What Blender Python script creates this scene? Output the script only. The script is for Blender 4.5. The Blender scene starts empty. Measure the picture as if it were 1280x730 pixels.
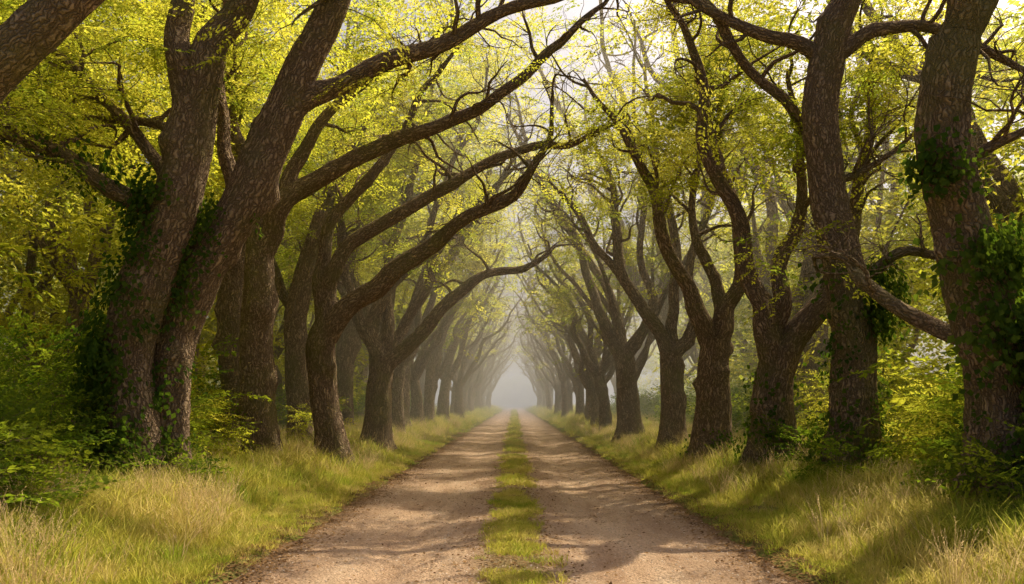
import bpy, math, numpy as np
from mathutils import Vector, Matrix
import random
rng=np.random.default_rng(7); random.seed(7)
scene=bpy.context.scene
scene.view_settings.view_transform='Standard'; scene.view_settings.look='None'; scene.view_settings.exposure=0
ROOT=scene.collection
EL=math.radians(50); AZ=math.radians(40)
# ------------------------------------------------------------------ helpers
def mk_mesh(name,V,F,attrs=None,smooth=True):
    V=np.asarray(V,dtype=np.float32); F=np.asarray(F,dtype=np.int32)
    me=bpy.data.meshes.new(name)
    me.vertices.add(len(V)); me.vertices.foreach_set('co',V.ravel())
    if len(F):
        k=F.shape[1]
        me.loops.add(F.size); me.loops.foreach_set('vertex_index',F.ravel())
        me.polygons.add(len(F))
        me.polygons.foreach_set('loop_start',np.arange(0,F.size,k,dtype=np.int32))
        me.polygons.foreach_set('loop_total',np.full(len(F),k,dtype=np.int32))
        me.polygons.foreach_set('use_smooth',np.full(len(F),smooth))
    if attrs:
        for n,(t,d) in attrs.items():
            a=me.attributes.new(n,t,'POINT')
            a.data.foreach_set('vector' if t=='FLOAT_VECTOR' else 'value',np.ascontiguousarray(d).ravel())
    me.update(calc_edges=True)
    return me
def add_obj(name,me,parent=None,coll=None):
    o=bpy.data.objects.new(name,me); (coll or ROOT).objects.link(o)
    if parent: o.parent=parent
    return o
def sst(a,b,x):
    t=np.clip((x-a)/(b-a),0,1); return t*t*(3-2*t)
def nz(x,y,s=1.0,ph=0.0):
    x=x*s;y=y*s
    return (np.sin(x*1.3+y*.7+ph)+np.sin(-x*.8+y*1.7+1.3+ph*2)+.6*np.sin(x*2.9+y*2.3+2.1*np.sin(y*.9)+ph)+.5*np.sin(x*3.7-y*3.1+ph*3+2*np.sin(x*.7)))/3.1
def n3(p,s=1.):
    x,y,z=p[0]*s,p[1]*s,p[2]*s
    return (math.sin(1.7*x+.9*z+1.3*math.sin(y))+math.sin(1.5*y-1.1*x+1.2*math.sin(z*1.1))+math.sin(1.9*z+.8*y+1.1*math.sin(x*1.2)))/3
def ground_h(x,y):
    x=np.asarray(x,float); y=np.asarray(y,float); ax=np.abs(x)+.12*nz(x*0,y,1.6,.4)+.07*nz(x,y,5.,1)
    h=-.07+.11*sst(2.45,3.0,ax)+.38*sst(3.0,5.6,ax)
    h+=sst(3.2,5,ax)*(.06*nz(x,y,1.1)+.03*nz(x,y,3.7,2))+sst(8,30,ax)*.6
    return h
def road_h(x,y):
    ax=np.abs(x)
    return .05*np.exp(-(ax/.38)**2)-.045*np.exp(-((ax-1.3)/.35)**2)-.05*sst(2.5,3.2,ax)+.012*nz(x,y,2.2)+.009*nz(x,y,7,1)+.004*nz(x,y,19,2)
KX=math.cos(EL)/math.sin(EL)*math.sin(AZ); KY=math.cos(EL)/math.sin(EL)*math.cos(AZ)
def _gap(P):
    gx=P[:,0]-P[:,2]*KX; gy=P[:,1]-P[:,2]*KY
    n=nz(gx*.34,gy*.9,1.0,2.2)+.2*nz(gx,gy,2.0,.5)
    n=n+.9*np.exp(-((np.abs(gx)-4.3)/1.1)**2-((gy-15)/3.2)**2)+.3*np.exp(-((np.abs(gx)-4.2)/1.0)**2)  # extra openings added so sun patches land on both verges
    n=n+.6*sst(45,100,gy)
    return (n>-.02)&(np.abs(gx)<8)&(gy>2)&(gy<190)&(P[:,2]>2.5)
def sun_gap(P,R=None,S=None):
    """canopy openings shaped along the sun direction to lay sun patches: True where a leaf spray is missing so that sunlight reaches the ground"""
    P=np.atleast_2d(P); g=_gap(P)
    if R is not None:
        R=np.asarray(R); d=np.stack([np.cos(R[:,2]),np.sin(R[:,2]),0*R[:,2]],1)*np.asarray(S)[:,None]*.55
        g=g|_gap(P+d)
    return g&(rng.random(len(P))<.96)

# ------------------------------------------------------------------ materials
def new_mat(name):
    m=bpy.data.materials.new(name); m.use_nodes=True; nt=m.node_tree; nt.nodes.clear()
    out=nt.nodes.new('ShaderNodeOutputMaterial'); return m,nt,out
def ramp(nt,fac,stops):
    r=nt.nodes.new('ShaderNodeValToRGB'); cr=r.color_ramp
    while len(cr.elements)<len(stops): cr.elements.new(.5)
    for e,(p,c) in zip(cr.elements,stops): e.position=p; e.color=(*c,1)
    nt.links.new(fac,r.inputs[0]); return r.outputs[0]
def noise(nt,vec,scale,detail=4,rough=.55):
    n=nt.nodes.new('ShaderNodeTexNoise'); n.inputs['Scale'].default_value=scale; n.inputs['Detail'].default_value=detail; n.inputs['Roughness'].default_value=rough
    if vec is not None: nt.links.new(vec,n.inputs['Vector'])
    return n.outputs['Fac']
def mixc(nt,f,a,b,mode='MIX'):
    m=nt.nodes.new('ShaderNodeMix'); m.data_type='RGBA'; m.blend_type=mode
    for s,v in ((m.inputs[0],f),(m.inputs[6],a),(m.inputs[7],b)):
        if hasattr(v,'is_output'): nt.links.new(v,s)
        else: s.default_value=v if not isinstance(v,tuple) else (*v,1)
    return m.outputs[2]
def math_n(nt,op,a,b=0.):
    m=nt.nodes.new('ShaderNodeMath'); m.operation=op
    for s,v in ((m.inputs[0],a),(m.inputs[1],b)):
        if hasattr(v,'is_output'): nt.links.new(v,s)
        else: s.default_value=v
    return m.outputs[0]
def pos(nt): return nt.nodes.new('ShaderNodeNewGeometry').outputs['Position']

def leaf_mat(name,stops_d,stops_t,tr=.5,nscale=.35,island=False):
    m,nt,out=new_mat(name)
    oi=nt.nodes.new('ShaderNodeNewGeometry').outputs['Random Per Island'] if island else nt.nodes.new('ShaderNodeObjectInfo').outputs['Random']
    n=noise(nt,pos(nt),nscale,0)
    f=math_n(nt,'ADD',math_n(nt,'MULTIPLY',oi,.5),math_n(nt,'MULTIPLY',n,.62)); f=math_n(nt,'SUBTRACT',f,.05)
    d=nt.nodes.new('ShaderNodeBsdfDiffuse'); nt.links.new(ramp(nt,f,stops_d),d.inputs[0])
    t=nt.nodes.new('ShaderNodeBsdfTranslucent'); nt.links.new(ramp(nt,f,stops_t),t.inputs[0])
    mx=nt.nodes.new('ShaderNodeMixShader'); mx.inputs[0].default_value=tr
    nt.links.new(d.outputs[0],mx.inputs[1]); nt.links.new(t.outputs[0],mx.inputs[2])
    nt.links.new(mx.outputs[0],out.inputs[0]); return m
M_leaf=leaf_mat('canopy_leaf',[(.2,(.09,.145,.02)),(.5,(.23,.26,.03)),(.8,(.40,.36,.045))],
    [(.2,(.46,.56,.045)),(.5,(.82,.80,.065)),(.8,(.97,.87,.11))],.62,.4)
M_ivy=leaf_mat('ivy_leaf',[(.2,(.04,.085,.014)),(.8,(.11,.16,.025))],[(.2,(.14,.27,.02)),(.8,(.30,.42,.03))],.35)
M_shrub=leaf_mat('shrub_leaf',[(.2,(.055,.11,.016)),(.8,(.17,.21,.025))],[(.2,(.22,.38,.02)),(.8,(.55,.62,.04))],.45)
M_grass=leaf_mat('grass_blade',[(.2,(.14,.20,.03)),(.5,(.30,.29,.05)),(.8,(.52,.42,.14))],
    [(.2,(.42,.54,.05)),(.5,(.76,.69,.11)),(.8,(.92,.75,.29))],.5,.6)
M_dry=leaf_mat('dry_grass',[(.2,(.52,.40,.18)),(.8,(.74,.58,.33))],[(.2,(.78,.57,.26)),(.8,(.92,.72,.42))],.5,.6)
M_litter=leaf_mat('litter_leaf',[(.2,(.14,.07,.03)),(.8,(.42,.25,.11))],[(.2,(.1,.05,.02)),(.8,(.25,.15,.05))],.15,2,True)

def bark_mat():
    m,nt,out=new_mat('bark')
    at=nt.nodes.new('ShaderNodeAttribute'); at.attribute_name='bark'
    mp=nt.nodes.new('ShaderNodeMapping'); mp.inputs['Scale'].default_value=(1,1,.15); nt.links.new(at.outputs['Vector'],mp.inputs[0])
    n0=nt.nodes.new('ShaderNodeTexNoise'); n0.inputs['Scale'].default_value=8; n0.inputs['Detail'].default_value=3; nt.links.new(at.outputs['Vector'],n0.inputs['Vector'])
    ad=nt.nodes.new('ShaderNodeVectorMath'); ad.operation='MULTIPLY_ADD'; ad.inputs[1].default_value=(.17,.17,.07)
    nt.links.new(n0.outputs['Color'],ad.inputs[0]); nt.links.new(mp.outputs[0],ad.inputs[2])
    v=nt.nodes.new('ShaderNodeTexVoronoi'); v.feature='DISTANCE_TO_EDGE'; v.inputs['Scale'].default_value=19; nt.links.new(ad.outputs[0],v.inputs['Vector'])
    vd=ramp(nt,v.outputs['Distance'],[(0,(0,0,0)),(.3,(1,1,1))])
    n1=noise(nt,ad.outputs[0],38,4,.7); n2=noise(nt,at.outputs['Vector'],1.3,3)
    base=ramp(nt,n1,[(.25,(.32,.205,.13)),(.55,(.57,.40,.27)),(.8,(.78,.59,.42))])
    base=mixc(nt,math_n(nt,'MULTIPLY',n2,.6),base,(.52,.405,.285))
    col=mixc(nt,math_n(nt,'ADD',math_n(nt,'MULTIPLY',vd,.75),.25),(.085,.054,.035),base)
    moss=ramp(nt,noise(nt,pos(nt),.9,4,.6),[(.48,(0,0,0)),(.68,(.5,.5,.5))])
    col=mixc(nt,moss,col,(.25,.25,.07))
    p=nt.nodes.new('ShaderNodeBsdfDiffuse'); nt.links.new(col,p.inputs['Color'])
    hgt=math_n(nt,'ADD',vd,math_n(nt,'MULTIPLY',n1,.8))
    b=nt.nodes.new('ShaderNodeBump'); b.inputs['Strength'].default_value=1; b.inputs['Distance'].default_value=.05
    nt.links.new(hgt,b.inputs['Height']); nt.links.new(b.outputs[0],p.inputs['Normal'])
    nt.links.new(p.outputs[0],out.inputs[0]); return m
M_bark=bark_mat()

def ground_mat():
    m,nt,out=new_mat('verge_soil'); P=pos(nt)
    a=noise(nt,P,.8,5); b=noise(nt,P,14,4,.7)
    c1=ramp(nt,b,[(.3,(.10,.06,.03)),(.55,(.22,.14,.075)),(.75,(.36,.25,.13))])
    c2=ramp(nt,b,[(.3,(.09,.12,.025)),(.7,(.25,.24,.055))])
    f=ramp(nt,a,[(.38,(0,0,0)),(.6,(1,1,1))])
    col=mixc(nt,f,c1,c2)
    p=nt.nodes.new('ShaderNodeBsdfDiffuse'); nt.links.new(col,p.inputs['Color'])
    bb=nt.nodes.new('ShaderNodeBump'); bb.inputs['Distance'].default_value=.03; nt.links.new(b,bb.inputs['Height']); nt.links.new(bb.outputs[0],p.inputs['Normal'])
    nt.links.new(p.outputs[0],out.inputs[0]); return m
def road_mat():
    m,nt,out=new_mat('dirt_road_surface'); P=pos(nt)
    sx=nt.nodes.new('ShaderNodeSeparateXYZ'); nt.links.new(P,sx.inputs[0])
    mp=nt.nodes.new('ShaderNodeMapping'); mp.inputs['Scale'].default_value=(1,.16,1); nt.links.new(P,mp.inputs[0])
    a=noise(nt,mp.outputs[0],2.4,5,.65); b=noise(nt,P,26,5,.75); c=noise(nt,P,5,4,.6)
    v=nt.nodes.new('ShaderNodeTexVoronoi'); v.inputs['Scale'].default_value=38; nt.links.new(P,v.inputs['Vector'])
    col=ramp(nt,a,[(.30,(.48,.305,.195)),(.5,(.74,.51,.345)),(.68,(.88,.65,.46))])
    col=mixc(nt,ramp(nt,b,[(.35,(.6,.6,.6)),(.62,(0,0,0))]),col,(.33,.20,.125))
    col=mixc(nt,ramp(nt,v.outputs['Distance'],[(.12,(.4,.4,.4)),(.3,(0,0,0))]),col,(.84,.65,.48))
    ax=math_n(nt,'ABSOLUTE',sx.outputs[0])
    tr=math_n(nt,'ABSOLUTE',math_n(nt,'SUBTRACT',math_n(nt,'ADD',ax,math_n(nt,'MULTIPLY',math_n(nt,'SUBTRACT',c,.5),.5)),1.3))
    col=mixc(nt,ramp(nt,tr,[(.25,(0,0,0)),(.75,(.55,.55,.55))]),col,mixc(nt,b,(.28,.17,.105),(.58,.40,.27)))
    e=math_n(nt,'ADD',ax,math_n(nt,'MULTIPLY',c,.9))
    ed=ramp(nt,math_n(nt,'MULTIPLY',e,.25),[(.68,(0,0,0)),(.81,(1,1,1))])
    mid=ramp(nt,math_n(nt,'ADD',ax,math_n(nt,'MULTIPLY',c,.5)),[(.42,(.85,.85,.85)),(.72,(0,0,0))])
    col=mixc(nt,ed,col,mixc(nt,b,(.12,.07,.04),(.38,.24,.13)))
    col=mixc(nt,mid,col,mixc(nt,b,(.14,.11,.045),(.42,.31,.14)))
    p=nt.nodes.new('ShaderNodeBsdfDiffuse'); nt.links.new(col,p.inputs['Color'])
    h=math_n(nt,'ADD',math_n(nt,'MULTIPLY',c,1.8),math_n(nt,'ADD',b,math_n(nt,'MULTIPLY',v.outputs['Distance'],-.5)))
    bb=nt.nodes.new('ShaderNodeBump'); bb.inputs['Distance'].default_value=.05; bb.inputs['Strength'].default_value=1; nt.links.new(h,bb.inputs['Height']); nt.links.new(bb.outputs[0],p.inputs['Normal'])
    nt.links.new(p.outputs[0],out.inputs[0]); return m
def simple_mat(name,c1,c2,island=False):
    m,nt,out=new_mat(name)
    oi=nt.nodes.new('ShaderNodeNewGeometry').outputs['Random Per Island'] if island else nt.nodes.new('ShaderNodeObjectInfo').outputs['Random']
    col=mixc(nt,oi,c1,c2)
    p=nt.nodes.new('ShaderNodeBsdfDiffuse'); nt.links.new(col,p.inputs['Color'])
    nt.links.new(p.outputs[0],out.inputs[0]); return m
M_stone=simple_mat('pebble_stone',(.30,.21,.15),(.70,.56,.44),True)
M_twig=simple_mat('twig_wood',(.12,.085,.055),(.18,.13,.08))

# ------------------------------------------------------------------ ground and road
def grid(xs,ys,fn):
    X,Y=np.meshgrid(xs,ys); Z=fn(X,Y); V=np.stack([X,Y,Z],-1).reshape(-1,3)
    nx=len(xs); ny=len(ys); i=np.arange(nx-1)[None,:]+np.arange(ny-1)[:,None]*nx
    F=np.stack([i,i+1,i+1+nx,i+nx],-1).reshape(-1,4); return V,F
def symx(l): return np.concatenate([-np.array(l)[::-1],l])
xs=np.concatenate([np.arange(.3,2.3,.5),np.arange(2.3,7,.1),np.arange(7,12,.4),np.arange(12,40,3),np.arange(40,120,15),[150,250,500,900]])
xs=symx(xs)
ys=np.concatenate([[-200,-80,-30,-15],np.arange(-8,3,1),np.arange(3,40,.12),np.arange(40,90,.5),np.arange(90,260,3),[270,300,350,450,600,900,1500]])
V,F=grid(xs,ys,ground_h); g=add_obj('ground',mk_mesh('ground',V,F)); g.data.materials.append(ground_mat())
xs=np.arange(-3.3,3.301,.06); ys=np.concatenate([np.arange(-30,3,1),np.arange(3,30,.08),np.arange(30,80,.4),np.arange(80,301,2)])
V,F=grid(xs,ys,road_h); r=add_obj('dirt_road',mk_mesh('dirt_road',V,F)); r.data.materials.append(road_mat())

# ------------------------------------------------------------------ instanced pieces
def leaf_quads(C,D,N,L,W):
    D=D/np.linalg.norm(D,axis=1,keepdims=True); S=np.cross(D,N); S/=np.linalg.norm(S,axis=1,keepdims=True)+1e-9
    L=L[:,None]; W=W[:,None]
    U=np.cross(S,D)
    a=C; b=C+D*L*.45+S*W*.5+U*W*.12; c=C+D*L; d=C+D*L*.45-S*W*.5+U*W*.12
    V=np.stack([a,b,c,d],1).reshape(-1,3); F=np.arange(len(V)).reshape(-1,4); return V,F
def thin(P,w):
    V=[];F=[]
    for i in range(len(P)-1):
        d=P[i+1]-P[i]; s=np.cross(d,[0,0,1.]); s/=np.linalg.norm(s)+1e-9; k=len(V)
        V+= [P[i]-s*w,P[i]+s*w,P[i+1]+s*w*.7,P[i+1]-s*w*.7]; F.append([k,k+1,k+2,k+3])
    return np.array(V),np.array(F)
def join(parts):
    Vs=[];Fs=[];ms=[];o=0
    for V,F,m in parts:
        Vs.append(V);Fs.append(F+o);ms.append(np.full(len(F),m));o+=len(V)
    return np.concatenate(Vs),np.concatenate(Fs),np.concatenate(ms)
def lib(name,makers,mats):
    c=bpy.data.collections.new(name)
    for i,mk in enumerate(makers):
        V,F,ms=mk(); me=mk_mesh(name,V,F,smooth=False)
        for m in mats: me.materials.append(m)
        me.polygons.foreach_set('material_index',ms.astype(np.int32))
        add_obj(name+'_%02d'%i,me,coll=c)
    return c
def spray(ll=.066,lw=.034,nside=8,LL=.75,m=6,twigs=True):
    def f():
        parts=[]
        n=5; t=np.linspace(0,1,n); main=np.stack([t*LL,.06*np.sin(t*3+rng.uniform(0,6)),-.12*t*t*rng.uniform(.3,1.6)],1)
        parts.append((*thin(main,.004),1))
        C=[];D=[]
        for i in range(nside+1):
            tt=.12+.88*i/nside; p=np.array([np.interp(tt,t,main[:,k]) for k in range(3)])
            sd=1 if i%2 else -1; ang=sd*rng.uniform(.7,1.15) if i<nside else 0
            l=.40*(1-.45*tt)*rng.uniform(.7,1.2); dz=rng.uniform(-.3,.15)
            u=np.linspace(0,1,m)
            q=p+np.stack([np.cos(ang)*u*l+.05*u*u,np.sin(ang)*u*l,dz*u*l-.05*u*u],1)
            if twigs: parts.append((*thin(q[[0,-1]],.0022),1))
            for k in range(1,m):
                dirv=q[k]-q[k-1]; dirv/=np.linalg.norm(dirv); s=np.cross(dirv,[0,0,1])
                for sgn in (-1,1):
                    if rng.random()<.1: continue
                    C.append(q[k]+rng.normal(0,.004,3)); D.append(dirv*.65+s*sgn+rng.normal(0,.22,3)+np.array([0,0,-.15]))
            C.append(q[-1]); D.append(dirv+rng.normal(0,.1,3))
        C=np.array(C);D=np.array(D); N=np.tile([0,0,1.],(len(C),1))+rng.normal(0,.35,(len(C),3))
        parts.append((*leaf_quads(C,D,N,ll*rng.uniform(.75,1.25,len(C)),lw*rng.uniform(.8,1.2,len(C))),0))
        return join(parts)
    return f
C_spray=lib('leaf_spray',[spray() for _ in range(4)],[M_leaf,M_twig])
C_far=lib('leaf_spray_coarse',[spray(.12,.065,5,.75,4,False) for _ in range(3)],[M_leaf,M_twig])
C_shrub=lib('shrub_spray',[spray(.085,.05,6,.6,5) for _ in range(3)],[M_shrub,M_twig])
def ivyc():
    n=16
    C=np.stack([rng.normal(0,.14,n),rng.normal(0,.16,n),rng.uniform(.01,.13,n)],1)
    D=np.stack([rng.normal(0,.5,n),-np.ones(n)*.9,rng.normal(.1,.35,n)],1)
    N=np.stack([rng.normal(0,.4,n),rng.normal(0,.4,n),np.ones(n)],1)
    V,F=leaf_quads(C,D,N,rng.uniform(.07,.11,n),rng.uniform(.06,.09,n)); return V,F,np.zeros(len(F))
C_ivy=lib('ivy_clump',[ivyc]*4,[M_ivy])
def tuft(h,n,spread,lean,w=.006,nt_=1,patch=0.):
    def f():
        V=[];F=[]
        for q in range(nt_):
            c=np.array([*(rng.uniform(-patch,patch,2) if nt_>1 else (0,0)),0]); k0=rng.uniform(.6,1.2)
            for i in range(n):
                a=rng.uniform(0,6.28); r=spread*rng.random()**.6; b=c+np.array([math.cos(a)*r,math.sin(a)*r,-.02])
                a2=a+rng.normal(0,.8); hh=h*rng.uniform(.5,1.15)*k0; ln=lean*rng.uniform(.3,1.3)
                o=np.array([math.cos(a2),math.sin(a2),0]); sa=rng.uniform(0,6.28); s=np.array([math.cos(sa),math.sin(sa),0])
                pts=[b+o*ln*hh*t*t+np.array([0,0,hh*(t-.15*ln*t*t)]) for t in (0,.5,1)]
                ws=[w,w*.8,w*.1]; k=len(V)
                for p,ww in zip(pts,ws): V+= [p-s*ww,p+s*ww]
                for j in range(2): F.append([k+2*j,k+2*j+1,k+2*j+3,k+2*j+2])
        return np.array(V),np.array(F),np.zeros(len(F))
    return f
C_grass=lib('grass_tuft',[tuft(.24,18,.10,.6,.005,5,.26),tuft(.19,18,.11,.8,.005,5,.26),tuft(.33,14,.09,.6,.005,5,.26),tuft(.27,14,.11,1.0,.005,5,.26)],[M_grass])
C_short=lib('short_grass_tuft',[tuft(.10,18,.07,.9,.004,3,.12),tuft(.075,18,.08,1.1,.004,3,.12)],[M_grass])
def seedy():
    V,F,m=tuft(.62,14,.09,.4,.003)()
    C=[];D=[]
    for i in range(14):
        tip=V[i*6+4]; base=V[i*6+2]*.5+tip*.5
        for k in range(9):
            C.append(base+(tip-base)*k/8.); D.append((tip-base)/np.linalg.norm(tip-base)+rng.normal(0,.35,3))
    C=np.array(C);D=np.array(D); V2,F2=leaf_quads(C,D,rng.normal(0,1,C.shape),np.full(len(C),.028),np.full(len(C),.009))
    return join([(V,F,0),(V2,F2,0)])
C_dry=lib('dry_grass_tuft',[seedy]*4,[M_dry])

_gn={}
def gn_group(coll):
    if coll.name in _gn: return _gn[coll.name]
    ng=bpy.data.node_groups.new('scatter_'+coll.name,'GeometryNodeTree')
    ng.interface.new_socket('Geometry',in_out='INPUT',socket_type='NodeSocketGeometry'); ng.interface.new_socket('Geometry',in_out='OUTPUT',socket_type='NodeSocketGeometry')
    N=ng.nodes; i=N.new('NodeGroupInput'); o=N.new('NodeGroupOutput')
    ip=N.new('GeometryNodeInstanceOnPoints'); ci=N.new('GeometryNodeCollectionInfo'); ci.inputs['Collection'].default_value=coll
    ci.inputs['Separate Children'].default_value=True; ci.inputs['Reset Children'].default_value=True
    def at(n,t):
        a=N.new('GeometryNodeInputNamedAttribute'); a.data_type=t; a.inputs['Name'].default_value=n; return a.outputs['Attribute']
    e=N.new('FunctionNodeEulerToRotation'); L=ng.links
    L.new(at('rot','FLOAT_VECTOR'),e.inputs[0]); L.new(e.outputs[0],ip.inputs['Rotation'])
    L.new(at('scl','FLOAT'),ip.inputs['Scale']); L.new(at('idx','INT'),ip.inputs['Instance Index'])
    ip.inputs['Pick Instance'].default_value=True
    L.new(ci.outputs[0],ip.inputs['Instance']); L.new(i.outputs[0],ip.inputs['Points']); L.new(ip.outputs[0],o.inputs[0])
    _gn[coll.name]=ng; return ng
def pts_mesh(name,P,R,S):
    n=len(P); return mk_mesh(name,P,np.zeros((0,4)),{'rot':('FLOAT_VECTOR',np.asarray(R,np.float32)),'scl':('FLOAT',np.asarray(S,np.float32)),'idx':('INT',rng.integers(0,100,n).astype(np.int32))})
def scatter_obj(name,me,coll,parent=None):
    o=add_obj(name,me,parent); m=o.modifiers.new('scatter','NODES'); m.node_group=gn_group(coll); return o
def scatter(name,P,R,S,coll,parent=None): return scatter_obj(name,pts_mesh(name,P,R,S),coll,parent)

# ------------------------------------------------------------------ trees
def resample(ctrl,step):
    c=np.array(ctrl,float); c=np.vstack([2*c[0]-c[1],c,2*c[-1]-c[-2]]); out=[]
    for i in range(1,len(c)-2):
        L=np.linalg.norm(c[i+1,:3]-c[i,:3]); n=max(2,int(L/step))
        t=(np.arange(n)/n)[:,None]
        out.append(.5*((2*c[i])+(-c[i-1]+c[i+1])*t+(2*c[i-1]-5*c[i]+4*c[i+1]-c[i+2])*t*t+(-c[i-1]+3*c[i]-3*c[i+1]+c[i+2])*t**3))
    out.append(c[-2][None]); o=np.vstack(out); o[:,3]=np.maximum(o[:,3],.004); return o
class Wood:
    def __init__(s): s.V=[];s.F=[];s.B=[];s.n=0
    def tube(s,P,segs,rough=.05,base=False):
        X=P[:,:3]; R=P[:,3]; n=len(X); T=np.gradient(X,axis=0); T/=np.linalg.norm(T,axis=1,keepdims=True)+1e-9
        u=np.cross(T[0],[.31,.95,.05]); u/=np.linalg.norm(u); Us=[u]
        for i in range(1,n):
            u=Us[-1]-T[i]*np.dot(Us[-1],T[i]); u/=np.linalg.norm(u)+1e-9; Us.append(u)
        U=np.array(Us); W=np.cross(T,U); S=np.concatenate([[0],np.cumsum(np.linalg.norm(np.diff(X,axis=0),axis=1))])
        a=np.arange(segs)/segs*2*np.pi; A=a[None,:]; SS=S[:,None]; ph=rng.uniform(0,6,6)
        f=1+0*A*SS
        if segs>=10:
            f=f+rough*(np.sin(3*A+ph[0]+1.1*np.sin(SS*.9+ph[1]))+.7*np.sin(5*A+ph[2]+1.4*np.sin(SS*1.3))+.5*np.sin(2*A+SS*1.9+ph[3])+.5*np.sin(8*A+ph[4]+SS*.6)*1)
            f=f+rough*1.5*np.sin(SS*2.7+ph[5])*np.sin(A+SS)
            f=f+rough*.35*rng.normal(0,1,(n,segs))
            for _ in range(int(S[-1]*.9)+1):   # burls and old branch scars
                s0=rng.uniform(.05,.95)*S[-1]; a0=rng.uniform(0,6.28); w=rng.uniform(.09,.22)
                f=f+rng.uniform(.15,.42)*np.exp(-((SS-s0)/w)**2)*np.maximum(0,np.cos(A-a0))**4
        if base:
            hh=np.exp(-np.maximum(SS-.25,0)/.45); f=f+hh*(.28+.22*np.sin(4*A+ph[1])+.12*np.sin(7*A+ph[2]))
        RR=R[:,None]*f
        V=X[:,None]+ (np.cos(A)[...,None]*U[:,None]+np.sin(A)[...,None]*W[:,None])*RR[...,None]
        off=rng.uniform(0,20)
        B=np.stack([np.cos(A)*R[:,None]+off,np.sin(A)*R[:,None],SS+0*A],-1)
        i=np.arange(n-1)[:,None]*segs; j=np.arange(segs)[None,:]; j2=(j+1)%segs
        F=np.stack([i+j,i+j2,i+segs+j2,i+segs+j],-1).reshape(-1,4)+s.n
        s.V.append(V.reshape(-1,3)); s.B.append(B.reshape(-1,3)); s.F.append(F); s.n+=n*segs
    def mesh(s,name):
        me=mk_mesh(name,np.vstack(s.V),np.vstack(s.F),{'bark':('FLOAT_VECTOR',np.vstack(s.B).astype(np.float32))}); me.materials.append(M_bark); return me
def unit(v): return v/(np.linalg.norm(v)+1e-9)
def wander(p,d,L,r,n,wig=.35,up=.1):
    pts=[np.append(p,r)]; q=np.array(p,float); d=unit(d)
    for i in range(n):
        d=unit(d+rng.normal(0,wig,3)+np.array([0,0,up*(1 if i<n*.6 else -.6)])); q=q+d*L/n; pts.append(np.append(q,r*(1-.85*(i+1)/n)))
    return pts
def keep_world(p):
    x,y,z=p
    if n3(p,.8)<-.6: return False
    if z<2.2 or z>1.7+.457*y+1.6: return False
    if abs(x)<2.6 and z<5.6: return False
    if 4.4<x<6.8 and y<15.6 and 2.8<z<8 and rng.random()<.75: return False
    return True
def keep_local(p):
    x,y,z=p
    if n3(p,.9)<-.55: return False
    if z<2.6 or z>14: return False
    if x>2.0 and z<6.0: return False
    return True
class Tree:
    def __init__(s,dens=1.,keep=keep_world,lp=1.): s.w=Wood(); s.LP=[];s.LR=[];s.LS=[]; s.dens=dens; s.paths=[]; s.keep=keep; s.lp=lp
    def leaf(s,p,d,sc=1.):
        if rng.random()>s.lp or not s.keep(p): return
        s.LP.append(p); s.LR.append((rng.normal(0,.35),-math.asin(np.clip(unit(d)[2],-.6,.6))*.6+rng.normal(.1,.25),math.atan2(d[1],d[0])+rng.normal(0,.6))); s.LS.append(rng.uniform(.8,1.4)*sc)
    def limb(s,ctrl,n2=0,t0=.35,base=False,segs=None,step=.16,L2=(1.2,3.0)):
        P=resample(ctrl,step); rm=P[:,3].max(); segs=segs or (20 if rm>.25 else 14 if rm>.12 else 10)
        if not base and len(P)>4:
            n=len(P)-2; env=np.minimum(1,np.arange(n)*step/.6)[:,None]
            P[1:-1,:3]+=env*(.07+.42*P[1:-1,3:4])*np.stack([nz(np.arange(n)*step,np.zeros(n),1.15,rng.uniform(0,9)) for _ in range(3)],1)
            P[:,3]*=np.interp(np.arange(len(P))*step,[0,1.5],[1,.85])
        s.w.tube(P,segs,.05,base); s.paths.append(P)
        n2=int(round(n2*s.dens))
        for i in range(n2):
            t=t0+(1-t0)*((i+rng.random())/n2); k=min(int(t*(len(P)-1)),len(P)-2); p=P[k,:3]; tg=unit(P[k+1,:3]-P[k,:3])
            a=rng.uniform(0,6.28); d=tg*.5+np.array([math.cos(a),math.sin(a),rng.uniform(-.15,.75)])*.9
            r=min(.5*P[k,3],.055); r=max(r,.02); s.sub(p,d,rng.uniform(*L2)*(1-.25*t),r)
        if n2>0: s.sub(P[-2,:3],P[-1,:3]-P[-3,:3],rng.uniform(1.2,2.2),max(P[-1,3],.03))
    def sub(s,p,d,L,r):
        Q=resample(wander(p,d,L,r,6,.40,.08),.22); s.w.tube(Q,6)
        for j in range(5):
            t=rng.uniform(.25,1); k=min(int(t*(len(Q)-1)),len(Q)-2); tg=Q[k+1,:3]-Q[k,:3]
            a=rng.uniform(0,6.28); d2=unit(tg)*.6+np.array([math.cos(a),math.sin(a),rng.uniform(-.2,.45)])*.8
            W=np.array(wander(Q[k,:3],d2,rng.uniform(.5,1.3),max(.35*Q[k,3],.010),4,.3,.02)); s.w.tube(W,4)
            for m in (2,3,4):
                s.leaf(W[m,:3],W[m,:3]-W[m-1,:3])
        s.leaf(Q[-1,:3],Q[-1,:3]-Q[-2,:3])
    def build(s,name='oak_tree'):
        e=bpy.data.objects.new(name,None); ROOT.objects.link(e)
        s.me=s.w.mesh('trunk_and_limbs'); add_obj('trunk_and_limbs',s.me,e)
        P=np.array(s.LP);R=np.array(s.LR);S=np.array(s.LS); k=~sun_gap(P,R,S)
        s.lm=pts_mesh('foliage',P[k],R[k],S[k]); scatter_obj('foliage',s.lm,C_spray,e); return e
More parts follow.
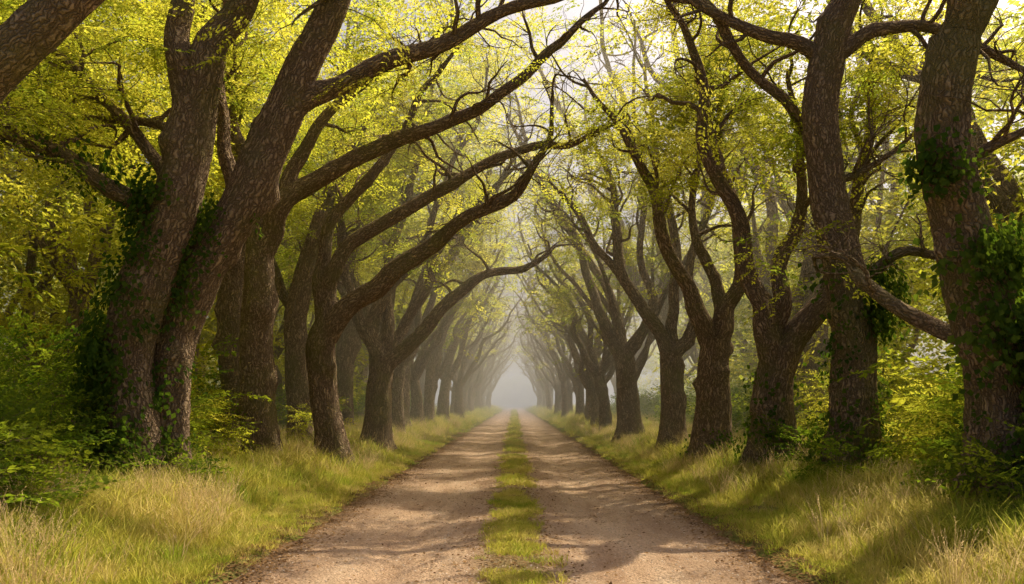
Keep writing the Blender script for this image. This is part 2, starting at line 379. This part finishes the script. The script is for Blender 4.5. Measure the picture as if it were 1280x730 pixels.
def ivy_on(path,z0,z1,dens,out=0.08,a0=None):
    P=[];R=[];S=[]
    seg=path[(path[:,2]>z0)&(path[:,2]<z1)]
    n=int(dens*len(seg))
    for i in range(n):
        q=seg[rng.integers(len(seg))]; a=rng.uniform(0,6.28) if a0 is None else a0+rng.normal(0,.75)
        if nz(np.array(a*.8),np.array(q[2]),2.3,z0)<-.25: continue
        nrm=Vector((math.cos(a),math.sin(a),rng.uniform(0,.35))); e=nrm.to_track_quat('Z','Y').to_euler()
        rr=q[3]*1.0+rng.random()**2.2*out
        P.append(q[:3]+np.array(nrm)*rr); R.append((e.x,e.y,e.z)); S.append(rng.uniform(.7,1.3))
    return P,R,S
def put_ivy(parent,lst):
    P=sum([l[0] for l in lst],[]);R=sum([l[1] for l in lst],[]);S=sum([l[2] for l in lst],[])
    scatter('ivy',np.array(P),R,S,C_ivy,parent)

# ---- left foreground: two trunks rising together
t=Tree(1.1)
t.limb([(-6.15,14,.1,.46),(-6.09,14,.6,.43),(-6.15,14,2.4,.40),(-5.83,14,3.65,.38),(-5.32,14,5.17,.36),(-5.07,14,6.5,.33)],0,base=True,segs=28,step=.1)
A=t.paths[-1]
t.limb([(-5.12,14,6.2,.28),(-5.32,14.1,7.34,.23),(-5.4,14.3,8.6,.2),(-5.9,14.6,10.5,.14),(-6.2,14.2,12.3,.06)],9)
t.limb([(-5.12,14,6.2,.28),(-4.5,13.9,7.6,.25),(-3.8,13.8,8.7,.2),(-2.6,13.4,10,.14),(-1.2,13.2,11.2,.06)],8)
t.limb([(-5.5,14.1,4.7,.17),(-6.3,13.9,5.0,.16),(-7.0,13.7,5.5,.14),(-7.9,13.5,5.9,.12),(-9,13.2,6.3,.06)],7,.3)
C=t.paths[-1]
t.limb([(-5.4,14.3,5,.13),(-6.3,14.8,6.1,.12),(-7.4,15,7.3,.09),(-8.4,15.4,8.2,.04)],8,.3)
t.limb([(-5.2,14.0,5.7,.10),(-6.0,14.8,6.4,.09),(-7.0,15.2,6.6,.07),(-8.6,15.4,6.9,.03)],8,.3)
e=t.build(); put_ivy(e,[ivy_on(A,.2,2.8,9,.35,3.8),ivy_on(A,2.7,5.0,5,.2,3.8),ivy_on(C,4.2,6.4,4,.08)])
t=Tree(1.1)
t.limb([(-5.72,14.5,.1,.38),(-5.69,14.5,.5,.36),(-5.66,14.5,2.4,.35),(-5.24,14.5,3.69,.35),(-4.46,14.5,4.99,.35),(-4.0,14.5,6.03,.33),(-3.48,14.5,7.2,.28),(-2.96,14.5,8.3,.24),(-2.2,14.2,10.2,.14),(-1.4,14,11.6,.06)],7,.72,base=True,segs=28,step=.1)
A=t.paths[-1]
t.limb([(-4.05,14.5,5.8,.21),(-3.42,14.6,6.55,.2),(-2.5,14.7,7.13,.18),(-1.47,14.8,7.7,.15),(-.3,14.9,8.3,.12),(1.3,15,8.8,.06)],7,.45)
t.limb([(-4.6,14.6,4.8,.14),(-4.9,15,6.2,.13),(-5.2,15.6,7.8,.1),(-5.3,16,9.5,.05)],7,.3)
e=t.build(); put_ivy(e,[ivy_on(A,.2,2.2,5,.2,4.1),ivy_on(A,2.6,4.8,4,.14,3.8)])
# ---- left, off frame, its limb crosses the top left corner
t=Tree(.6)
t.limb([(-6.9,9.3,.1,.45),(-6.8,9.2,2,.40),(-6.4,9.2,3.8,.33),(-5.5,9,4.9,.24),(-4.75,9,5.6,.22),(-4.1,9,6.2,.2),(-2.8,9,7.4,.14),(-1,9,8.6,.05)],8,.75,base=True)
t.limb([(-6.5,9.2,3.6,.25),(-7.2,9.4,5.5,.2),(-7.4,9.8,7.6,.14),(-6.9,10,9.5,.06)],9)
t.build()
# ---- left second pair
t=Tree(1.1)
t.limb([(-5.75,20,.1,.44),(-5.78,20,.5,.42),(-5.87,20,2.66,.36),(-5.84,20,3.94,.37),(-5.78,20,5.3,.30)],0,base=True,segs=24,step=.12)
t.limb([(-5.8,20,5.0,.27),(-4.96,19.9,6.48,.25),(-3.69,19.8,7.12,.22),(-2.6,19.6,7.57,.19),(-1.5,19.5,7.85,.16),(-.05,19.5,8.66,.13),(1.04,19.5,9.75,.1),(2.1,19.5,10.7,.05)],9,.4)
t.limb([(-5.6,20,5.4,.20),(-5.3,20.2,6.48,.2),(-4.87,20.3,7.57,.17),(-3.87,20.5,8.84,.13),(-2.6,20.6,9.75,.1),(-.8,20.6,10.7,.04)],9,.4)
t.limb([(-5.8,20,5.0,.22),(-6.2,20.3,7.1,.18),(-6.8,20.5,9.2,.12),(-7.3,20.6,11,.05)],9)
t.build()
t=Tree(1.)
t.limb([(-6.8,21.8,.3,.42),(-6.8,21.8,.9,.36),(-7.0,21.8,2.8,.32),(-7.0,21.8,4.8,.30),(-6.7,21.8,6.6,.26),(-7.3,21.8,9.2,.16),(-7.2,22,11.5,.06)],10,.5,base=True,segs=20)
t.limb([(-6.95,21.8,5,.16),(-8,21.6,6.5,.12),(-9.4,21.4,7.5,.05)],7)
t.build()
# ---- left third: the long pale limbs reaching right across the road
t=Tree(1.1)
t.limb([(-4.4,21.3,.1,.40),(-4.45,21.3,.5,.36),(-4.6,21.3,1.76,.33),(-4.68,21.3,3.0,.34),(-4.5,21.3,3.6,.3)],0,base=True,segs=24,step=.12)
t.limb([(-4.62,21.3,3.2,.28),(-3.95,21.2,3.95,.27),(-3.3,21,4.5,.27),(-2.73,21,4.95,.25),(-2.1,20.9,5.5,.22),(-1.0,20.8,6.05,.18),(.13,20.7,6.7,.14),(.75,20.6,7.9,.08),(.9,20.6,9,.04)],7,.5)
t.limb([(-4.6,21.3,3.3,.24),(-4.3,21.4,5.0,.22),(-3.6,21.4,5.8,.2),(-2.35,21.3,6.5,.17),(-.82,21.2,7.4,.14),(.5,21.1,7.9,.11),(1.3,21,7.85,.09),(2.05,21,8.2,.05)],7,.45)
t.limb([(-4.65,21.4,3.3,.22),(-4.7,21.6,5.4,.19),(-4.1,21.7,6.8,.16),(-3.1,21.8,7.8,.13),(-2.2,21.8,9.4,.09),(-1.2,21.8,10.9,.04)],9)
t.build()
t=Tree(1.)
t.limb([(-6.2,26,.3,.42),(-6.3,26,.9,.36),(-6.45,26,4.0,.33),(-6.0,26,6.2,.26),(-5.2,26,8.5,.17),(-4.0,26,10.6,.06)],11,.5,base=True)
t.limb([(-6.4,26,4,.2),(-7.4,26.4,6.3,.15),(-8.2,26.8,8.6,.06)],8)
t.build()
t=Tree(1.)
t.limb([(-4.2,27,.1,.46),(-4.25,27,.5,.42),(-4.12,27,2.2,.37),(-4.0,27,3.1,.32)],0,base=True,segs=20)
t.limb([(-4.05,27,2.8,.27),(-3.0,26.9,3.6,.25),(-2.04,26.8,4.7,.2),(-1.06,26.7,5.46,.16),(.2,26.7,5.8,.12),(1.1,26.7,6.3,.06)],5,.45)
t.limb([(-4.1,27,2.8,.26),(-4.3,27.1,4.3,.24),(-3.6,27.2,5.6,.2),(-2.3,27.3,6.6,.15),(-1,27.3,8,.1),(.3,27.3,9.2,.05)],9,.4)
t.limb([(-4.1,27,2.9,.22),(-5,27,5,.17),(-5.4,27,7.5,.12),(-5,27,9.6,.05)],9)
t.limb([(-4.0,27.1,3.0,.2),(-3.9,27.6,6,.17),(-3.2,28,9,.13),(-2.6,28,12,.05)],10)
t.build()
# ---- right foreground, ivy clad
t=Tree(1.)
t.limb([(6.1,10.8,.1,.52),(6.06,10.8,.5,.48),(6.01,10.8,1.73,.42),(5.74,10.8,2.7,.36),(5.52,10.8,3.7,.33),(5.32,10.8,4.68,.32),(5.29,10.8,5.46,.30),(5.42,10.8,6.15,.29)],0,base=True,segs=28,step=.1)
A=t.paths[-1]
t.limb([(5.36,10.8,5.8,.24),(5.33,10.7,6.6,.2),(5.0,10.5,7.8,.16),(4.2,10.3,9.2,.1),(3.2,10.2,10.3,.04)],7)
t.limb([(5.36,10.8,5.8,.24),(5.75,10.8,6.7,.2),(6.2,10.9,7.8,.15),(6.6,11,9.3,.06)],8)
t.limb([(5.8,10.8,2.4,.12),(5.4,11.6,2.7,.12),(4.9,12.4,3.4,.10),(4.9,13.2,3.9,.07),(4.75,14,4.0,.03)],5,.4,L2=(.6,1.4))
t.limb([(5.35,10.8,4.5,.08),(5.9,10.6,4.9,.06),(6.8,10.4,5.2,.03)],6,.3)
e=t.build(); put_ivy(e,[ivy_on(A,.2,2.1,20,.55,-.9),ivy_on(A,1.8,3.6,15,.4,-.6),ivy_on(A,4.3,4.8,5,.15,3.9)])
# ---- right: sinuous trunk
t=Tree(1.1)
t.limb([(5.95,15.5,.1,.50),(5.95,15.5,.5,.46),(5.99,15.5,1.46,.40),(5.95,15.5,3.15,.37),(5.66,15.5,4.56,.32),(5.45,15.5,5.97,.30),(5.38,15.5,7.1,.30),(5.6,15.5,8.2,.28),(5.95,15.4,9.2,.22),(5.8,15,10.8,.14),(5.2,15,12.2,.05)],7,.75,base=True,segs=28,step=.1)
A=t.paths[-1]
t.limb([(5.5,15.5,7.7,.15),(4.9,15.6,8.15,.13),(4.1,15.8,8.5,.11),(3.2,16,9.1,.08),(2,16,9.9,.04)],8,.3)
t.limb([(5.5,15.5,7.7,.14),(6.8,15.4,8.3,.12),(7.9,15.3,8.0,.1),(9.0,15.2,7.4,.05)],8,.3)
t.limb([(5.95,15.5,3.6,.12),(6.6,15.3,4.3,.1),(7.6,15.2,4.2,.07),(8.6,15,4.6,.03)],6,.3,L2=(.7,1.6))
t.limb([(5.5,15.5,5.6,.08),(6.4,15.8,5.9,.06),(7.5,16,6.8,.03)],6,.2)
e=t.build(); put_ivy(e,[ivy_on(A,.1,1.0,9,.3),ivy_on(A,2.8,3.9,12,.5,-.5),ivy_on(A,1,2.8,2.5,.1)])
# ---- right: low forked tree
t=Tree(1.1)
t.limb([(5.1,17.5,.1,.50),(5.12,17.5,.5,.44),(5.17,17.5,1.75,.38),(5.28,17.5,2.7,.34)],0,base=True,segs=24,step=.12)
A=t.paths[-1]
t.limb([(5.2,17.5,2.2,.30),(5.85,17.5,3.3,.27),(6.2,17.5,3.9,.25),(6.6,17.6,5,.17),(7.2,17.8,6.8,.12),(7.3,18,9,.05)],8,.5)
t.limb([(5.2,17.5,2.3,.28),(4.96,17.4,3.34,.25),(4.65,17.3,3.9,.22),(4.4,17.2,4.7,.19),(4.15,17,5.6,.16),(3.6,16.8,6.7,.13),(3.5,16.5,8,.1),(2.6,16.2,9.6,.04)],9,.45)
t.limb([(5.25,17.5,2.4,.24),(5.3,17.6,3.7,.2),(5.4,17.8,4.7,.17),(5.9,18,6.2,.12),(5.6,18,8.5,.05)],9,.45)
t.limb([(6.2,17,6.4,.13),(5.7,16.6,6.8,.12),(5.0,16.3,7.4,.11),(4.1,16.2,8.2,.10),(3.4,16,8.9,.10),(2.6,15.9,9.1,.08),(1.2,15.7,10,.04)],6,.3)
e=t.build(); put_ivy(e,[ivy_on(A,.1,.9,7,.35),ivy_on(A,1,2.2,2.5,.1)])
t=Tree(1.1)
t.limb([(4.7,21,.1,.52),(4.72,21,.5,.45),(4.72,21,2.14,.38),(4.8,21,3.2,.34)],0,base=True,segs=24,step=.12)
A=t.paths[-1]
t.limb([(4.78,21,2.9,.26),(4.33,20.9,3.95,.24),(3.86,20.8,4.8,.2),(3.38,20.7,5.77,.17),(3.25,20.6,6.7,.14),(2.7,20.5,7.8,.1),(1.6,20.4,9.2,.04)],9,.45)
t.limb([(4.78,21,2.9,.26),(5.2,21,3.9,.22),(5.5,21,5,.19),(5.3,21.1,6.1,.16),(4.9,21.3,7.9,.1),(5.2,21.5,9.8,.04)],9,.45)
t.limb([(4.8,21.1,3,.2),(4.9,21.4,4.4,.17),(4.5,21.7,5.8,.13),(4.6,22,7.7,.08),(4.9,22,10,.04)],9,.4)
e=t.build(); put_ivy(e,[ivy_on(A,.1,.8,5,.25)])
t=Tree(1.1)
t.limb([(4.6,26,.1,.44),(4.66,26,.5,.38),(4.66,26,2.5,.32),(4.6,26,3.2,.30)],0,base=True,segs=20)
t.limb([(4.62,26,2.9,.24),(4.07,25.9,4.1,.22),(3.24,25.8,5.3,.19),(2.9,25.7,6.9,.15),(2.9,25.6,8,.11),(2.2,25.5,9.4,.04)],9,.5)
t.limb([(4.62,26,2.9,.22),(5.3,26,4.2,.19),(5.2,26,5.6,.15),(5.8,26,7.6,.1),(5.6,26,9.5,.04)],9,.5)
t.limb([(3.3,25.8,5.2,.13),(2.4,25.6,6.2,.12),(1.7,25.5,7.4,.1),(1.0,25.4,8.1,.04)],6,.4)
t.limb([(4.65,26.1,3,.2),(4.9,26.5,6,.17),(4.4,27,9,.13),(4.0,27,12,.05)],10)
t.build()

# ---- variants for the rest of the avenue (road lies toward +X)
def variant():
    t=Tree(.85,keep_local); hf=rng.uniform(2.2,4.2); r=rng.uniform(.28,.42); lx=rng.uniform(-.3,.5); ly=rng.uniform(-.4,.4)
    t.limb([(0,0,-.1,r*1.15),(0,0,.3,r),(lx*.3,ly*.3,hf*.55,r*.88),(lx,ly,hf,r*.8)],0,base=True,segs=16,step=.25)
    f=np.array([lx,ly,hf-.3]); j=lambda s=.35: rng.uniform(-s,s)
    def L(pts,r0,n2,t0=.4):
        k=rng.uniform(.75,1.12); kz=rng.uniform(.92,1.1)
        m=len(pts); c=[(*f,r0)]+[(lx+x*k+j(),ly+y*k+j(.5),hf+(z-3.2)*kz+j(.3),r0*(1-.82*(i+1)/m)) for i,(x,y,z) in enumerate(pts)]; t.limb(c,n2,t0,step=.28,segs=10)
    a=rng.uniform(-1.3,1.3)
    L([(.8,a*.3,4.3),(1.6,a*.6,5.6),(2.4,a,6.8),(3.4,a,8.0),(4.4,a,9.2),(5.1,a,10.6)],.24,9)
    L([(.1,-a*.4,4.6),(.7,-a,6.0),(1.6,-a,7.1),(2.4,-a*1.4,8.7),(3.1,-a*1.5,10.6),(3.4,-a*1.6,12.4)],.22,12)
    L([(-.7,.4,4.4),(-.9,.9,6.2),(-.5,1.3,8.2),(-.6,1.6,10.5),(-.2,1.6,12.8)],.2,12)
    L([(-.9,-.5,4.2),(-2,-.9,5.9),(-2.8,-1.1,7.6),(-3.4,-1,9.2),(-3.2,-1,11)],.17,9)
    if rng.random()<.6: L([(.3,1.2,4.6),(.8,2.1,6.2),(1.6,2.4,7.8)],.15,6)
    return t.w.mesh('trunk_and_limbs'),np.array(t.LP),np.array(t.LR),np.array(t.LS)
VAR=[variant() for _ in range(8)]
def place(x,y,rotz,sc,vi,far=None,full=False):
    e=bpy.data.objects.new('oak_tree',None); ROOT.objects.link(e)
    loc=np.array([x,y,float(ground_h(x,y))-.05]); e.location=loc; e.rotation_euler=(0,0,rotz); e.scale=(sc,sc,sc)
    me,P,R,S=VAR[vi%len(VAR)]; add_obj('trunk_and_limbs',me,e)
    far=y>46 if far is None else far
    c,s=math.cos(rotz),math.sin(rotz); W=P@np.array([[c,s,0],[-s,c,0],[0,0,1]])*sc+loc
    k=~sun_gap(W,R+np.array([0,0,rotz]),S*sc)
    if far: k&=rng.random(len(P))<(.8 if full else .46 if y<80 else .26)
    scatter_obj('foliage',pts_mesh('foliage',P[k],R[k],S[k]*(1.15 if far else 1)*(1/math.sqrt(sc) if sc>1.3 else 1)),C_far if far else C_spray,e)
y=31.5;k=0
while y<175:
    for sd in (-1,1):
        place(sd*(4.85+rng.uniform(-.5,.6)),y+rng.uniform(-1.2,1.2)+(1.5 if sd>0 else 0),(0 if sd<0 else math.pi)+rng.normal(0,.35),rng.uniform(.86,1.15),int(rng.integers(8))); k+=1
    y+=4.4+y*.008
for i in range(28):
    sd=-1 if i%2 else 1; yy=9+i*3.6+rng.uniform(-2,2); xx=sd*rng.uniform(9.5,20)
    place(xx,yy,rng.uniform(0,6.28),rng.uniform(.95,1.3),int(rng.integers(8)),yy>20)
# tall old trees standing behind the avenue, closing the view above it
for x,y,s in ((-8.0,40,1.6),(-10.5,58,1.8),(-9,74,2.0),(-10,95,2.2),(8.5,47,1.7),(11.5,66,1.9),(10.5,84,2.1),(-12,32,1.35),(11,33,1.5),(14,24,1.4),(16,42,1.8)):
    place(x,y,(0 if x<0 else math.pi)+rng.normal(0,.3),s,int(rng.integers(8)),True,True)

# ------------------------------------------------------------------ woodland foliage masses
def clumps(n,xr,yr,zr,m,sz,scl,sides=(-1,1)):
    P=[];R=[];S=[]
    for i in range(n):
        x=rng.uniform(*xr)*rng.choice(sides); y=rng.uniform(*yr); z=rng.uniform(*zr); k=int(m*rng.uniform(.5,1.4))
        d=rng.normal(0,1,(k,3))*np.array([1,1,.5])*sz*rng.uniform(.6,1.2)
        q=np.array([x,y,z+float(ground_h(x,y))])+d; q=q[(np.abs(q[:,0])>xr[0]-1.2)]
        q=q[q[:,2]>.2]; q=q[~sun_gap(q)]
        P.append(q); R.append(np.stack([rng.normal(0,.4,len(q)),rng.normal(.1,.35,len(q)),rng.uniform(0,6.28,len(q))],1)); S.append(rng.uniform(.8,1.5,len(q))*scl)
    return np.vstack(P),np.vstack(R),np.concatenate(S)
scatter('woodland_foliage',*clumps(150,(9,22),(10,60),(1.0,9.5),24,1.1,1.35,(-1,-1)),C_far)
scatter('woodland_foliage',*clumps(140,(9,22),(10,60),(1.0,8.5),24,1.1,1.35,(1,1)),C_far)
scatter('woodland_foliage',*clumps(110,(8,22),(16,75),(8,15),24,1.3,1.6,(-1,-1)),C_far)
scatter('woodland_foliage',*clumps(100,(9,24),(22,80),(8,16),24,1.3,1.6,(1,1)),C_far)
scatter('woodland_foliage',*clumps(180,(22,50),(15,200),(1.0,18),24,2.0,2.9,(-1,-1)),C_far)
scatter('woodland_foliage',*clumps(150,(22,50),(15,180),(1.0,16),24,2.0,2.9,(1,1)),C_far)
scatter('woodland_undergrowth',*clumps(220,(7.6,18),(8,80),(.2,1.8),22,.7,1.15),C_shrub)
P,R,S=clumps(120,(0.,90),(400,440),(1,13),30,3.5,5.); scatter('distant_tree_line',P,R,S,C_far)

def shrub(x,y,r,h,n,coll=C_shrub):
    d=rng.normal(0,1,(n,3)); d/=np.linalg.norm(d,axis=1,keepdims=True); d*=rng.uniform(.4,1,(n,1))**.5
    z=float(ground_h(x,y)); P=np.array([x,y,z+h*.45])+d*np.array([r,r,h*.55]); P[:,2]=np.maximum(P[:,2],z+.05)
    yaw=np.arctan2(d[:,1],d[:,0]); R=np.stack([rng.normal(0,.4,n),-d[:,2]*.7+rng.normal(0,.3,n),yaw+rng.normal(0,.5,n)],1)
    e=bpy.data.objects.new('shrub',None); ROOT.objects.link(e); scatter('leaves',P,R,rng.uniform(.5,1,n),coll,e)
    t=Wood()
    for i in range(9):
        a=rng.uniform(0,6.28); t.tube(np.array(wander((x,y,z-.05),(math.cos(a)*.7,math.sin(a)*.7,1),h*.9,.02,5,.15,0)),5)
    add_obj('stems',t.mesh('stems'),e)
for a in [(-8.6,15.5,1.3,2.6,260),(-7.4,13.4,.9,2.1,220),(-7.2,16.6,1.1,1.8,170),(-9.6,13.2,1.4,2.9,280),(-6.9,12.2,.6,1.0,110),(-7.6,11.6,.8,1.3,150),(-5.2,9.0,.35,.5,40),(-6.0,9.8,.5,.8,70),(-6.5,10.9,.6,1.1,100),(7.3,12.6,1.0,1.6,170),(6.5,11.6,.6,.8,90),(5.5,9.7,.45,.6,55),(6.3,9.4,.6,1.0,80),(5.6,16.6,.5,.7,80),(-5.3,13.4,.4,.5,45),(5.3,13.9,.4,.5,45)]: shrub(*a)
for a in [(-7.9,19,1.1,1.8,150),(-6.7,18.2,.7,1.3,110),(-8.5,24,1.5,2.4,170),(8.2,15.6,1.3,1.7,180),(7.8,19,1.2,1.9,150),(7.5,14.2,.9,1.6,150),(9,23,1.6,2.5,180),(-5.3,24,.5,1.1,60)]: shrub(*a,coll=C_spray)

# ------------------------------------------------------------------ grass, litter, pebbles
def region(n,x0,x1,y0,y1,pw=1.):
    x=(x0+(x1-x0)*rng.random(n)**pw)*rng.choice([-1,1],n); y=rng.uniform(y0,y1,n); return x,y
def gs(name,x,y,s,coll,hf=ground_h,tilt=.1):
    n=len(x); z=hf(x,y); scatter(name,np.stack([x,y,z-.005],1),np.stack([rng.normal(0,tilt,n),rng.normal(0,tilt,n),rng.uniform(0,6.28,n)],1),s,coll)
X=[];Y=[];S=[]
for n,y0,y1,sc in ((6500,6,18,.85),(6000,18,42,1.0),(3600,42,100,1.5),(1700,100,200,2.4)):
    x,y=region(n,3.1,10,y0,y1,1.25); m=(nz(x,y,1.9,3)+nz(x,y,.7,1)+sst(3.0,4.2,np.abs(x))*1.1)>rng.uniform(-.6,.8,n)
    m&=np.abs(x)<.62*y+.8
    x=x[m];y=y[m]; X.append(x);Y.append(y);S.append(sc*rng.uniform(.6,1.35,len(x))*(.60+.62*sst(3,5,np.abs(x))+.3*nz(x,y,1.3,5)))
gs('verge_grass',np.concatenate(X),np.concatenate(Y),np.concatenate(S),C_grass,tilt=.06)
x,y=region(15000,3.4,8.5,6,60,1.); m=(nz(x,y,.8,6.5)+.6*nz(x,y,2.3,2))>rng.uniform(-.05,.85,len(x)); gs('dry_grass',x[m],y[m],rng.uniform(.35,1.0,m.sum()),C_dry)
X=[];Y=[];S=[]
for n,y0,y1,sc in ((2600,5.5,16,.75),(1900,16,40,.95),(1300,40,120,1.4),(400,120,200,2.0)):
    y=rng.uniform(y0,y1,n); x=rng.normal(0,.15,n)+.06*nz(0*y,y,1.1,2); m=(np.abs(x)<.37)&((nz(x,y,2.3,3)+.7*nz(x,y,.8,1))>rng.uniform(-.5,.8,n)-.15*(y>18)); X.append(x[m]);Y.append(y[m]);S.append(sc*rng.uniform(.5,1.5,m.sum()))
gs('median_grass',np.concatenate(X),np.concatenate(Y),np.concatenate(S),C_short,road_h)
x,y=region(3600,2.9,3.7,4,40); gs('edge_grass',x,y,rng.uniform(.6,1.3,len(x)),C_short)
def top(x,y): return np.maximum(ground_h(x,y),road_h(x,y))
n=42000; x=np.concatenate([rng.normal(2.9,.32,n)*rng.choice([-1,1],n),rng.normal(0,.4,9000),rng.uniform(-3,3,5000)]); n=len(x); y=4.5+rng.random(n)**1.6*45
C_=np.stack([x,y,top(x,y)+rng.uniform(.006,.02,n)],1); V,F=leaf_quads(C_,np.stack([rng.normal(0,1,n),rng.normal(0,1,n),rng.normal(0,.12,n)],1),np.tile([0,0,1.],(n,1))+rng.normal(0,.25,(n,3)),rng.uniform(.025,.06,n),rng.uniform(.015,.035,n))
o=add_obj('leaf_litter',mk_mesh('leaf_litter',V,F,smooth=False)); o.data.materials.append(M_litter)
n=14000; x=rng.uniform(-2.9,2.9,n); y=4.5+rng.random(n)**1.6*26; r=rng.uniform(.003,.016,n)**1.0; z=road_h(x,y)+r*.3
base=np.array([[1,0,0],[0,1,0],[-1,0,0],[0,-1,0],[.1,.1,.75]]); tri=np.array([[0,1,4],[1,2,4],[2,3,4],[3,0,4]])
a=rng.uniform(0,6.28,n); ca,sa=np.cos(a),np.sin(a); B=base[None]*rng.uniform(.6,1.2,(n,5,1)); Vx=B[...,0]*ca[:,None]-B[...,1]*sa[:,None]; Vy=(B[...,0]*sa[:,None]+B[...,1]*ca[:,None])*.85
V=np.stack([x[:,None]+Vx*r[:,None],y[:,None]+Vy*r[:,None],z[:,None]+(B[...,2]-.3)*r[:,None]],-1).reshape(-1,3); F=(tri[None]+5*np.arange(n)[:,None,None]).reshape(-1,3)
o=add_obj('gravel',mk_mesh('gravel',V,F,smooth=True)); o.data.materials.append(M_stone)

# ------------------------------------------------------------------ morning mist
m,nt,out=new_mat('mist'); vs=nt.nodes.new('ShaderNodeVolumeScatter'); vs.inputs['Color'].default_value=(1,.92,.70,1); vs.inputs['Density'].default_value=.010; vs.inputs['Anisotropy'].default_value=.5
nt.links.new(vs.outputs[0],out.inputs['Volume'])
import bmesh
bm=bmesh.new(); bmesh.ops.create_cube(bm,size=1); me=bpy.data.meshes.new('mist'); bm.to_mesh(me); bm.free()
o=add_obj('mist',me); o.scale=(160,440,16); o.location=(0,20+220,8.-.3); me.materials.append(m)

# ------------------------------------------------------------------ light
S_=Vector((math.sin(AZ)*math.cos(EL),math.cos(AZ)*math.cos(EL),math.sin(EL)))
L=bpy.data.lights.new('sun','SUN'); L.energy=5; L.angle=math.radians(.5); L.color=(1,.88,.62)
lo=bpy.data.objects.new('sun',L); ROOT.objects.link(lo); lo.rotation_euler=S_.to_track_quat('Z','Y').to_euler(); lo.location=(20,30,40)
w=bpy.data.worlds.new('World'); scene.world=w; w.use_nodes=True; nt=w.node_tree
sk=nt.nodes.new('ShaderNodeTexSky'); sk.sky_type='NISHITA'; sk.sun_disc=False; sk.sun_elevation=EL; sk.sun_rotation=AZ; sk.dust_density=9; sk.air_density=.7; sk.ozone_density=.3
bg=nt.nodes['Background']; bg.inputs[1].default_value=.13; nt.links.new(sk.outputs[0],bg.inputs[0])

cam=bpy.data.cameras.new('camera'); co=bpy.data.objects.new('camera',cam); ROOT.objects.link(co); scene.camera=co
co.location=(0,0,1.7); co.rotation_euler=(math.radians(90),0,0); cam.sensor_width=36; cam.lens=30.94; cam.shift_y=.108; cam.shift_x=-.0023; cam.clip_end=4000; cam.clip_start=.05
